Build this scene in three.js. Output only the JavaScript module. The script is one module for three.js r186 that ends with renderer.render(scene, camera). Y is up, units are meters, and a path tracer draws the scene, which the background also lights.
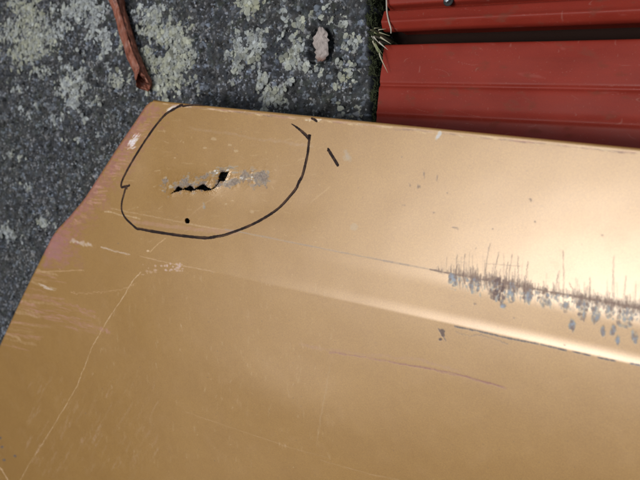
import * as THREE from 'three';
import { mergeGeometries, mergeVertices } from 'three/addons/utils/BufferGeometryUtils.js';
import { createNoise2D, createNoise3D } from 'simplex-noise';

// ------------------------------------------------------------------ camera, sky, sun, exposure
const scene = new THREE.Scene();
const camera = new THREE.PerspectiveCamera(43.5, 640 / 480, 0.01, 200);
const F = 240 / Math.tan(THREE.MathUtils.degToRad(43.5 / 2));       // focal length in photo pixels
const EYE = new THREE.Vector3(0, 0.495, 0);
const A_Y = 0.075;                                                   // height of the panel's flat upper face
// world axes seen from the camera: the ribs of the red sheet run along X, Y is up, Z runs down the picture
const Yc = new THREE.Vector3(-0.543, -0.041, 0.839).normalize();
const Xc = new THREE.Vector3(0.834, -0.152, 0.531); Xc.addScaledVector(Yc, -Xc.dot(Yc)).normalize();
const Zc = new THREE.Vector3().crossVectors(Xc, Yc);
const toWorld = (v) => new THREE.Vector3(v.dot(Xc), v.dot(Yc), v.dot(Zc));
camera.position.copy(EYE);
camera.quaternion.setFromRotationMatrix(new THREE.Matrix4().makeBasis(
  toWorld(new THREE.Vector3(1, 0, 0)), toWorld(new THREE.Vector3(0, 1, 0)), toWorld(new THREE.Vector3(0, 0, 1))));
camera.focus = 0.52; camera.userData.fStop = 8;

const SUN = new THREE.Vector3(-0.08, 0.94, 0.22).normalize();
{
  const w = 512, h = 256, d = new Float32Array(w * h * 4), v = new THREE.Vector3();
  for (let j = 0; j < h; j++) for (let i = 0; i < w; i++) {
    const el = ((j + 0.5) / h - 0.5) * Math.PI, az = ((i + 0.5) / w - 0.5) * 2 * Math.PI;
    v.set(Math.cos(el) * Math.cos(az), Math.sin(el), Math.cos(el) * Math.sin(az));
    const c = Math.max(0, v.dot(SUN)), up = Math.max(0, v.y);
    const L = 0.38 * (1 + 2 * up) / 3 + 1.75 * Math.pow(c, 14) + 3.2 * Math.pow(c, 60);   // overcast sky, brighter round the veiled sun
    const k = (j * w + i) * 4, f = v.y < 0 ? 0.35 : 1;
    d[k] = L * 0.93 * f; d[k + 1] = L * 0.985 * f; d[k + 2] = L * 1.06 * f; d[k + 3] = 1;
  }
  const t = new THREE.DataTexture(d, w, h, THREE.RGBAFormat, THREE.FloatType);
  t.mapping = THREE.EquirectangularReflectionMapping; t.magFilter = t.minFilter = THREE.LinearFilter; t.needsUpdate = true;
  scene.background = t; scene.environment = t;
}
const sun = new THREE.DirectionalLight(0xfff9ee, 1.35);
sun.position.copy(SUN).multiplyScalar(4); scene.add(sun); scene.add(sun.target);
sun.castShadow = true; sun.shadow.radius = 26; sun.shadow.mapSize.set(2048, 2048);
Object.assign(sun.shadow.camera, { left: -1.2, right: 1.2, top: 1.2, bottom: -1.2, near: 0.5, far: 9 });
const renderer = new THREE.WebGLRenderer({ antialias: true });
renderer.setSize(1024, 768);
renderer.toneMapping = THREE.LinearToneMapping;
renderer.toneMappingExposure = 1.08;
renderer.shadowMap.enabled = true;

// ------------------------------------------------------------------ helpers
function rng(seed) { let s = seed | 0; return () => { s = (s + 0x6d2b79f5) | 0; let t = Math.imul(s ^ (s >>> 15), 1 | s); t = (t + Math.imul(t ^ (t >>> 7), 61 | t)) ^ t; return ((t ^ (t >>> 14)) >>> 0) / 4294967296; }; }
const n2 = createNoise2D(rng(11)), n2b = createNoise2D(rng(12)), n3 = createNoise3D(rng(13));
const clamp = (x, a = 0, b = 1) => Math.min(b, Math.max(a, x));
const sstep = (a, b, x) => { const t = clamp((x - a) / (b - a)); return t * t * (3 - 2 * t); };
const lerp = (a, b, t) => a + (b - a) * t;
const fbm = (f, x, y, o = 4) => { let s = 0, a = 1, w = 0; for (let i = 0; i < o; i++) { s += a * f(x, y); w += a; a *= 0.55; x = x * 2.03 + 7.1; y = y * 2.03 - 3.7; } return s / w; };
// a photo pixel on the level y: only a direction; the height comes from what it touches
function onLevel(px, py, y) {
  const d = toWorld(new THREE.Vector3(px - 320, 240 - py, -F)), t = (y - EYE.y) / d.y;
  return [EYE.x + d.x * t, EYE.z + d.z * t];
}
function grid(nu, nv, fn, field, lip = 0) {                          // fn(i, j) -> [x, y, z, u, v]; faces are cut where field > 0, with a lip hanging from the cut
  const p = [], uv = [], idx = [], cut = new Map(), lips = [];
  for (let j = 0; j < nv; j++) for (let i = 0; i < nu; i++) { const a = fn(i, j); p.push(a[0], a[1], a[2]); uv.push(a[3] ?? 0, a[4] ?? 0); }
  const between = (a, b) => { const key = a < b ? a * 1e7 + b : b * 1e7 + a; if (cut.has(key)) return cut.get(key); const t = field[a] / (field[a] - field[b]), k = p.length / 3; for (let c = 0; c < 3; c++) p.push(lerp(p[a * 3 + c], p[b * 3 + c], t)); for (let c = 0; c < 2; c++) uv.push(lerp(uv[a * 2 + c], uv[b * 2 + c], t)); cut.set(key, k); return k; };
  const tri = (...v) => {
    if (!field || v.every((k) => field[k] <= 0)) { idx.push(...v); return; }
    if (v.every((k) => field[k] > 0)) return;
    const poly = [], edge = [];
    for (let k = 0; k < 3; k++) { const a = v[k], b = v[(k + 1) % 3], ia = field[a] <= 0, ib = field[b] <= 0; if (ia) poly.push(a); if (ia !== ib) { const c = between(a, b); poly.push(c); edge.push(c); } }
    for (let k = 2; k < poly.length; k++) idx.push(poly[0], poly[k - 1], poly[k]);
    if (lip && edge.length === 2) lips.push(edge);
  };
  for (let j = 0; j < nv - 1; j++) for (let i = 0; i < nu - 1; i++) { const a = j * nu + i, b = a + 1, c = a + nu, d = c + 1; tri(a, c, b); tri(b, c, d); }
  for (const [a, b] of lips) { const k = p.length / 3; for (const [v, dy] of [[a, 0], [b, 0], [a, lip], [b, lip]]) { p.push(p[v * 3], p[v * 3 + 1] - dy, p[v * 3 + 2]); uv.push(uv[v * 2], uv[v * 2 + 1]); } idx.push(k, k + 2, k + 1, k + 1, k + 2, k + 3); }
  const g = new THREE.BufferGeometry();
  g.setAttribute('position', new THREE.BufferAttribute(new Float32Array(p), 3)); g.setAttribute('uv', new THREE.BufferAttribute(new Float32Array(uv), 2));
  g.setIndex(idx); g.computeVertexNormals(); return g;
}
function dtex(data, w, h, srgb) {
  const t = new THREE.DataTexture(data, w, h, THREE.RGBAFormat, THREE.UnsignedByteType);
  t.magFilter = THREE.LinearFilter; t.minFilter = THREE.LinearMipmapLinearFilter; t.generateMipmaps = true; t.wrapS = t.wrapT = THREE.RepeatWrapping;
  if (srgb) t.colorSpace = THREE.SRGBColorSpace; t.needsUpdate = true; return t;
}
const obj = (name, g, m, parent = scene) => { const o = new THREE.Mesh(g, m); o.name = name; o.castShadow = o.receiveShadow = true; parent.add(o); return o; };
const tag = (o, label, category, group) => { Object.assign(o.userData, { label, category }); if (group) o.userData.group = group; return o; };
const structure = (o, label) => { o.userData.kind = 'structure'; o.userData.label = label; return o; };

// ------------------------------------------------------------------ soil to the horizon
const SOIL_Y = -0.045;
{
  const g = new THREE.CircleGeometry(70, 64); g.rotateX(-Math.PI / 2); g.translate(0, SOIL_Y, 0);
  structure(obj('ground', g, new THREE.MeshPhysicalMaterial({ color: new THREE.Color(0.022, 0.012, 0.010), roughness: 1, specularIntensity: 0.15 })), 'dark bare soil below the edge of the old pavement');
}

// ------------------------------------------------------------------ unseen dark boarded block, added to darken the reflection in the panel's lower face
{
  const t = new THREE.Group(); t.name = 'added_shed'; scene.add(t); t.position.set(-0.6, SOIL_Y, 1.9); tag(t, 'unseen dark green boarded block added to darken the lower panel reflection', 'added_shed');
  const wood = new THREE.MeshStandardMaterial({ color: new THREE.Color(0.035, 0.04, 0.026), roughness: 0.8 }), felt = new THREE.MeshStandardMaterial({ color: new THREE.Color(0.03, 0.03, 0.032), roughness: 0.95 });
  const b = new THREE.BoxGeometry(5.2, 0.152, 0.022);
  for (let i = 0; i < 15; i++) { const o = obj('board', b, wood, t); o.position.set(0, 0.08 + i * 0.155, 0.02); o.rotation.x = 0.05; }
  const body = new THREE.BoxGeometry(5.1, 2.36, 2.2); body.translate(0, 1.18, 1.14); obj('wall', body, wood, t);
  const roof = new THREE.BoxGeometry(5.5, 0.05, 2.7); roof.rotateX(-0.12); roof.translate(0, 2.52, 1.1); obj('roof', roof, felt, t);
}

{  // unseen dark block, added so the panel's left end mirrors less sky
  const t = new THREE.Group(); t.name = 'added_outbuilding'; scene.add(t); t.position.set(-3.0, SOIL_Y, 0); tag(t, 'unseen dark brown boarded block added to darken the left panel reflection', 'added_building');
  const wood = new THREE.MeshStandardMaterial({ color: new THREE.Color(0.055, 0.042, 0.032), roughness: 0.85 }), felt = new THREE.MeshStandardMaterial({ color: new THREE.Color(0.03, 0.03, 0.032), roughness: 0.95 });
  const b = new THREE.BoxGeometry(0.022, 0.152, 8);
  for (let i = 0; i < 20; i++) { const o = obj('board', b, wood, t); o.position.set(-0.02, 0.08 + i * 0.155, 0); o.rotation.z = 0.05; }
  const body = new THREE.BoxGeometry(2.2, 3.14, 7.9); body.translate(-1.14, 1.57, 0); obj('wall', body, wood, t);
  const roof = new THREE.BoxGeometry(2.7, 0.05, 8.4); roof.rotateZ(-0.12); roof.translate(-1.1, 3.30, 0); obj('roof', roof, felt, t);
}

// ------------------------------------------------------------------ weathered pavement slab with lichen
const [EDGE_X0, EDGE_Z0] = onLevel(366, 0, 0), [EDGE_X1, EDGE_Z1] = onLevel(369, 122, 0);
const edgeX = (z) => lerp(EDGE_X0, EDGE_X1, (z - EDGE_Z0) / (EDGE_Z1 - EDGE_Z0)) + 0.004 * fbm(n2, z * 30, 3.3, 4);
const SLAB_PPM = (px, py) => { const a = onLevel(px, py, 0), b = onLevel(px + 1, py, 0), c = onLevel(px, py + 1, 0); return [Math.hypot(b[0] - a[0], b[1] - a[1]), Math.hypot(c[0] - a[0], c[1] - a[1])]; };
// lichen crusts seen in the photograph: px, py, half width, half height, amount, yellowness
const LICHEN = [
  [30, 15, 14, 18, 0.9, 0.7], [28, 48, 22, 16, 0.9, 0.6], [8, 30, 12, 10, 0.5, 0.3], [45, 30, 14, 14, 0.4, 0.3], [12, 5, 8, 8, 0.6, 0.7],
  [70, 12, 16, 12, 0.7, 0.1], [95, 20, 9, 22, 0.9, 0.0], [106, 45, 7, 14, 0.8, 0.0], [82, 3, 10, 8, 0.8, 0.2], [60, 32, 8, 8, 0.6, 0.1],
  [72, 85, 13, 20, 0.95, 0.2], [75, 104, 6, 7, 0.8, 0.0], [40, 72, 12, 9, 0.35, 0.3], [118, 80, 8, 9, 0.9, 0.5], [122, 42, 6, 8, 0.8, 0.6],
  [150, 15, 14, 11, 0.95, 0.3], [160, 33, 16, 13, 1.0, 0.6], [182, 45, 10, 18, 1.0, 0.6], [172, 65, 14, 13, 1.0, 0.6], [165, 84, 20, 11, 1.0, 0.7], [150, 60, 9, 10, 0.7, 0.8], [190, 60, 5, 9, 0.9, 0.6], [140, 55, 8, 12, 0.6, 0.5],
  [250, 4, 13, 9, 1.0, 0.8], [243, 57, 13, 7, 0.95, 0.5], [236, 48, 5, 20, 0.8, 0.2], [255, 40, 9, 15, 0.9, 0.2], [238, 70, 5, 5, 0.9, 0.4], [262, 75, 7, 9, 0.5, 0.3],
  [284, 18, 4, 22, 0.75, 0.1], [288, 60, 9, 9, 0.9, 0.5], [300, 28, 7, 12, 0.8, 0.6], [296, 50, 9, 7, 0.7, 0.4], [304, 65, 9, 6, 0.7, 0.3],
  [273, 97, 13, 14, 0.8, 0.4], [262, 85, 5, 8, 0.7, 0.3], [287, 85, 7, 7, 0.4, 0.2], [342, 78, 9, 12, 0.6, 0.8], [352, 50, 8, 20, 0.5, 0.4], [345, 20, 9, 14, 0.45, 0.5], [325, 12, 9, 10, 0.6, 0.6], [320, 75, 6, 5, 0.5, 0.5], [357, 108, 5, 8, 0.6, 0.9], [340, 110, 9, 5, 0.3, 0.8],
  [43, 222, 7, 6, 0.95, 0.4], [8, 232, 9, 8, 0.75, 0.1], [15, 155, 9, 5, 0.45, 0.3], [56, 121, 5, 5, 0.5, 0.1], [25, 117, 8, 6, 0.4, 0.1], [85, 118, 3, 3, 0.6, 0.1], [30, 190, 8, 6, 0.35, 0.2], [64, 140, 4, 3, 0.6, 0.3], [77, 139, 3, 3, 0.8, 0.3], [15, 88, 9, 8, 0.4, 0.2], [100, 100, 9, 8, 0.35, 0.3], [35, 105, 6, 5, 0.3, 0.2], [95, 135, 8, 6, 0.25, 0.2],
].map(([px, py, rx, ry, a, y]) => { const [x, z] = onLevel(px, py, 0), [sx, sz] = SLAB_PPM(px, py); return { x, z, rx: rx * sx, rz: ry * sz, a, y }; });
// pits and soft hollows: px, py, half width, half height, depth
const PITS = [[315, 44, 7, 24, 0.014], [324, 47, 9, 19, 0.010], [170, 38, 6, 7, 0.0025], [160, 66, 5, 8, 0.003], [146, 47, 4, 7, 0.003], [176, 62, 4, 6, 0.002], [78, 14, 7, 5, 0.0022], [70, 30, 9, 8, 0.0015], [14, 70, 11, 6, 0.002], [240, 38, 5, 8, 0.0018], [245, 66, 5, 6, 0.002], [302, 32, 5, 6, 0.002], [110, 50, 9, 22, 0.002], [283, 47, 4, 5, 0.001], [265, 92, 5, 5, 0.0015], [200, 92, 6, 5, 0.0015]]
  .map(([px, py, rx, ry, d]) => { const [x, z] = onLevel(px, py, 0), [sx, sz] = SLAB_PPM(px, py); return { x, z, rx: rx * sx, rz: ry * sz, d }; });
const CRACKS = [[[180, 78], [200, 92], [225, 96], [245, 94]], [[160, 72], [180, 79]], [[232, 70], [236, 40], [240, 25]]].map((l) => l.map(([a, b]) => onLevel(a, b, 0)));
const segDist = (x, z, a, b) => { const dx = b[0] - a[0], dz = b[1] - a[1], t = clamp(((x - a[0]) * dx + (z - a[1]) * dz) / (dx * dx + dz * dz)); return Math.hypot(x - a[0] - dx * t, z - a[1] - dz * t); };
const CELL = 0.02, bins = new Map(), binKey = (x, z) => Math.floor(x / CELL) * 4096 + Math.floor(z / CELL), NONE = { l: [], p: [] };
const bin = (o, reach, kind) => { for (let x = o.x - o.rx * reach - CELL; x < o.x + o.rx * reach + CELL; x += CELL) for (let z = o.z - o.rz * reach - CELL; z < o.z + o.rz * reach + CELL; z += CELL) { const k = binKey(x, z); if (!bins.has(k)) bins.set(k, { l: [], p: [] }); bins.get(k)[kind].push(o); } };
LICHEN.forEach((o) => bin(o, 1.9, 'l')); PITS.forEach((o) => bin(o, 1.7, 'p'));
function pit(x, z) {
  let s = 0;
  for (const p of (bins.get(binKey(x, z)) ?? NONE).p) { const r = Math.hypot((x - p.x) / p.rx, (z - p.z) / p.rz); if (r < 1.7) s += p.d * (1 - sstep(0.4, 1.2, r + 0.22 * n2(x * 110, z * 110))); }
  for (const l of CRACKS) for (let i = 1; i < l.length; i++) { const d = segDist(x, z, l[i - 1], l[i]) + 0.0012 * n2b(x * 300, z * 300); if (d < 0.003) s += 0.0018 * (1 - sstep(0.0008, 0.003, d)); }
  return s;
}
function lichen(x, z) {                                              // [cover, yellowness]
  let m = 0, y = 0;
  for (const l of (bins.get(binKey(x, z)) ?? NONE).l) {
    const r = Math.hypot((x - l.x) / l.rx, (z - l.z) / l.rz);
    if (r < 1.9) { const k = l.a * Math.exp(-r * r * 1.1); m += k; y += k * l.y; }
  }
  if (m < 0.02) return [0, 0];
  const f = 0.5 * n2(x * 46 + 9, z * 46) + 0.5 * n2b(x * 115, z * 115) + 0.2 * n2(x * 300, z * 300) + 0.07 * n2b(x * 800, z * 800);
  return [sstep(0.46, 0.57, Math.min(m, 0.92) + 0.8 * f), 0.75 * y / m];
}
const hash = (i, j, k) => { let h = Math.imul(i, 374761393) ^ Math.imul(j, 668265263) ^ Math.imul(k, 2147483647 ^ 0x5bd1e995); h = Math.imul(h ^ (h >>> 13), 1274126177); return ((h ^ (h >>> 16)) >>> 0) / 4294967296; };
function stones(x, z, size) {                                        // nearest stone chip: [0..1 dome, tone, id]
  const cx = Math.floor(x / size), cz = Math.floor(z / size); let b1 = 9, b2 = 9, id = 0;
  for (let j = -1; j <= 1; j++) for (let i = -1; i <= 1; i++) {
    const a = cx + i, c = cz + j, d = Math.hypot((a + 0.1 + 0.8 * hash(a, c, 1)) - x / size, (c + 0.1 + 0.8 * hash(a, c, 2)) - z / size);
    if (d < b1) { b2 = b1; b1 = d; id = hash(a, c, 3); } else if (d < b2) b2 = d;
  }
  return [clamp((b2 - b1) * 1.7), id];
}
const hollow = (x, z) => { const [d, i] = stones(x + 0.003 * n2(x * 90, z * 90), z + 0.003 * n2b(x * 90, z * 90), 0.0115); return i < 0.3 ? sstep(0.35, 0.9, d + 0.25 * n2(x * 330, z * 330)) : 0; };
const wave = (x, z) => 0.0016 * fbm(n2, x * 14, z * 14, 3) + 0.0020 * fbm(n2b, x * 62, z * 62, 3);
function slabY(x, z) {
  const [d1, i1] = stones(x + 0.0012 * n2(x * 240, z * 240), z, 0.0056), [d2, i2] = stones(x, z + 0.0007 * n2b(x * 380, z * 380), 0.0026), [l] = lichen(x, z);
  const rough = 0.0020 * Math.sqrt(d1) * (0.2 + i1) + 0.0011 * Math.sqrt(d2) * (0.2 + i2);
  return wave(x, z) + rough * (1 - 0.35 * l) - 0.0018 - 0.0032 * hollow(x, z) * (1 - l) + l * (0.0011 + 0.0009 * fbm(n2b, x * 260, z * 260, 3)) - pit(x, z);
}
const c00 = onLevel(-25, -25, 0), c01 = onLevel(-25, 360, 0), c10 = onLevel(380, -25, 0), c11 = onLevel(380, 130, 0);
const SX0 = Math.min(c00[0], c01[0]), SX1 = Math.max(c10[0], c11[0]), SZ0 = Math.min(c00[1], c10[1]), SZ1 = c01[1];
{
  const S = Math.max(SX1 - SX0, SZ1 - SZ0), N = 1536, col = new Uint8Array(N * N * 4), bmp = new Uint8Array(N * N * 4), to = (v) => Math.round(255 * Math.pow(clamp(v), 1 / 2.2));
  for (let j = 0; j < N; j++) for (let i = 0; i < N; i++) {
    const x = SX0 + (i + 0.5) / N * S, z = SZ0 + (j + 0.5) / N * S, k = (j * N + i) * 4;
    if (x > EDGE_X0 + 0.03) { col[k + 3] = 255; bmp[k + 3] = 255; col[k] = col[k + 1] = col[k + 2] = 60; bmp[k] = 128; continue; }
    const [d1, i1] = stones(x + 0.0012 * n2(x * 240, z * 240), z, 0.0056), [d2, i2] = stones(x, z + 0.0007 * n2b(x * 380, z * 380), 0.0026);
    const fine = n2(x * 900, z * 900), mid = fbm(n2b, x * 60, z * 60, 3), [l, y] = lichen(x, z);
    let t = 0.040 + 0.042 * mid + 0.02 * fine;
    const dens = 0.74 - 0.2 * fbm(n2, x * 24, z * 24, 2);
    if (i2 > dens) t += sstep(0.1, 0.5, d2) * (i2 - dens) * 1.0;                      // pale chips among dark binder
    if (i1 > 0.84) t = lerp(t, 0.10 + (i1 - 0.84) * 1.1, sstep(0.2, 0.45, d1 + 0.15 * fine) * 0.75);
    if (i1 < 0.25) t = lerp(t, 0.016, sstep(0.2, 0.5, d1) * 0.7);
    t = Math.max(t, 0.012);
    const dp = pit(x, z), mud = sstep(0.002, 0.005, dp + 0.0012 * mid);   // the steep pit walls carry no fine bump
    const w = hash(Math.floor(i1 * 997), 5, 9);                       // chips differ a little in hue
    const blu = 0.5 + 0.5 * fbm(n2b, x * 7 + 2, z * 7, 2);
    let r = t * (0.90 + 0.16 * (w - 0.3)), g = t * 0.99, b = t * (1.06 + 0.2 * blu - 0.24 * (w - 0.3));
    const tone = clamp((0.31 + 0.24 * fbm(n2, x * 150, z * 150, 3) + 0.08 * fine) * (0.72 + 0.4 * Math.sqrt(d2)), 0.06, 0.62), yy = clamp(y + 0.35 * n2b(x * 90, z * 90));
    r = lerp(r, tone * lerp(0.92, 0.98, yy), l); g = lerp(g, tone * lerp(0.97, 0.97, yy), l); b = lerp(b, tone * lerp(1.0, 0.72, yy), l);
    const alg = (1 - l) * sstep(0.15, 0.6, fbm(n2, x * 45 + 4, z * 45, 3)) * 0.25;   // thin green algae in places
    r = lerp(r, 0.05, alg); g = lerp(g, 0.068, alg); b = lerp(b, 0.035, alg);
    col[k] = to(r); col[k + 1] = to(g); col[k + 2] = to(b); col[k + 3] = 255;
    bmp[k] = bmp[k + 1] = bmp[k + 2] = Math.round(255 * clamp(0.45 + (1 - mud) * (0.22 * fine + 0.2 * d2 * i2 + 0.12 * n2b(x * 1700, z * 1700)))); bmp[k + 3] = 255;
  }
  const m = new THREE.MeshStandardMaterial({ map: dtex(col, N, N, true), bumpMap: dtex(bmp, N, N), bumpScale: 0.0012, roughness: 0.92 });
  const axis = (a, b, step, far0, far1) => { const r = []; let s = step, x = a; while (x > far0) { r.unshift(x); s *= 1.25; x -= s; } r.unshift(far0); x = a + step; while (x < b) { r.push(x); x += step; } if (far1 !== undefined) { s = step; while (x < far1) { r.push(x); s *= 1.25; x += s; } r.push(far1); } return r; };
  const xs = axis(SX0, EDGE_X0 - 0.012, 0.00095, -3), zs = axis(SZ0, SZ1, 0.00095, -3, 3), nx = xs.length, EX = 26;
  const inner = xs[nx - 1];
  const g = grid(nx + EX, zs.length, (i, j) => {
    const z = zs[j]; let x, y;
    if (i < nx) { x = xs[i]; y = slabY(x, z); }
    else {
      const k = (i - nx + 1) / EX, e = edgeX(z), flat = 0.55;
      if (k < flat) { x = lerp(inner, e, k / flat); y = slabY(x, z); }
      else { const a = (k - flat) / (1 - flat); x = e + 0.005 * Math.sin(a * 1.5) + 0.002 * n3(z * 90, a * 3, 1) * a; y = slabY(x, z) * (1 - a) - a * 0.05 - 0.004 * sstep(0, 0.3, a); }
    }
    return [x, y, z, (x - SX0) / S, (z - SZ0) / S];
  });
  structure(obj('pavement', g, m), 'old dark weathered asphalt pavement blotched with pale lichen');
  // lichen granules and half-buried stone chips give the crust and the binder their relief
  {
    const r = rng(177), geo = new THREE.IcosahedronGeometry(1, 1), pos = geo.attributes.position; for (let i = 0; i < pos.count; i++) { const k = 1 + 0.22 * n3(pos.getX(i) * 1.7, pos.getY(i) * 1.7, pos.getZ(i) * 1.7); pos.setXYZ(i, pos.getX(i) * k, pos.getY(i) * k, pos.getZ(i) * k); } geo.computeVertexNormals();
    const M = new THREE.Matrix4(), q = new THREE.Quaternion(), e = new THREE.Euler(), c = new THREE.Color();
    const sow = (name, label, category, want, make) => {
      const list = []; let tries = 0; while (list.length < want && tries++ < want * 30) { const x = lerp(SX0, EDGE_X0 - 0.003, r()), z = lerp(SZ0, SZ1, r()), o = make(x, z); if (o) list.push([x, z, ...o]); }
      const im = new THREE.InstancedMesh(geo, new THREE.MeshStandardMaterial({ color: 0xffffff, roughness: 0.95 }), list.length);
      list.forEach(([x, z, sx, sy, sz, sink, rgb], i) => { q.setFromEuler(e.set((r() - 0.5) * 0.7, r() * 6.3, (r() - 0.5) * 0.7)); M.compose(new THREE.Vector3(x, slabY(x, z) - sink, z), q, new THREE.Vector3(sx, sy, sz)); im.setMatrixAt(i, M); im.setColorAt(i, c.setRGB(...rgb)); });
      im.name = name; im.userData = { kind: 'stuff', label, category }; im.castShadow = im.receiveShadow = true; scene.add(im);
    };
    sow('lichen', 'pale grey-green lichen crust growing on the dark pavement', 'lichen', 6500, (x, z) => {
      const [l, y] = lichen(x, z); if (l < 0.5 || pit(x, z) > 0.004) return null;
      const s = 0.0008 + 0.0026 * r() * r(), t = 0.25 + 0.2 * r() * r() + 0.13 * n2(x * 90, z * 90), yy = clamp(y + 0.4 * n2b(x * 90, z * 90));
      return [s * (1 + 0.6 * r()), s * (0.22 + 0.22 * r()), s, s * 0.08, [t * lerp(0.92, 0.98, yy), t * 0.98, t * lerp(1.0, 0.66, yy)]];
    });
    sow('stone_chips', 'small grey stone chips bedded in the dark pavement', 'stone chips', 12000, (x, z) => {
      if (lichen(x, z)[0] > 0.3 || pit(x, z) > 0.004) return null;
      const s = 0.0009 + 0.0019 * r() * r() * r(), k = r(), t = k < 0.5 ? 0.018 + 0.035 * r() : k < 0.86 ? 0.05 + 0.07 * r() : 0.14 + 0.2 * r(), h = r();
      return [s * (1 + 0.5 * r()), s * 0.6, s, s * 0.25, [t * (0.9 + 0.14 * h), t * 0.98, t * (1.2 - 0.3 * h)]];
    });
  }
  // loose grit on the pavement
  const r = rng(77), ico = new THREE.IcosahedronGeometry(1, 0), CNT = 9000, grit = new THREE.InstancedMesh(ico, new THREE.MeshStandardMaterial({ color: 0xffffff, roughness: 0.95 }), CNT);
  grit.name = 'grit'; const M = new THREE.Matrix4(), q = new THREE.Quaternion(), e = new THREE.Euler(), c = new THREE.Color();
  for (let i = 0; i < CNT; i++) {
    const x = lerp(SX0, EDGE_X0 - 0.004, r()), z = lerp(SZ0, SZ1, r()), s = 0.0005 + 0.0011 * r() * r();
    q.setFromEuler(e.set(r() * 6, r() * 6, r() * 6)); M.compose(new THREE.Vector3(x, slabY(x, z) + s * 0.15, z), q, new THREE.Vector3(s * (0.8 + 0.6 * r()), s * 0.7, s * (0.8 + 0.6 * r()))); grit.setMatrixAt(i, M);
    const t = r() < 0.3 ? 0.13 + 0.14 * r() : 0.02 + 0.07 * r(); grit.setColorAt(i, c.setRGB(t * (0.96 + 0.1 * r()), t, t * (0.95 + 0.12 * r())));
  }
  grit.userData = { kind: 'stuff', label: 'fine loose grit scattered over the dark pavement', category: 'grit' }; grit.castShadow = grit.receiveShadow = true; scene.add(grit);
}

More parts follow.
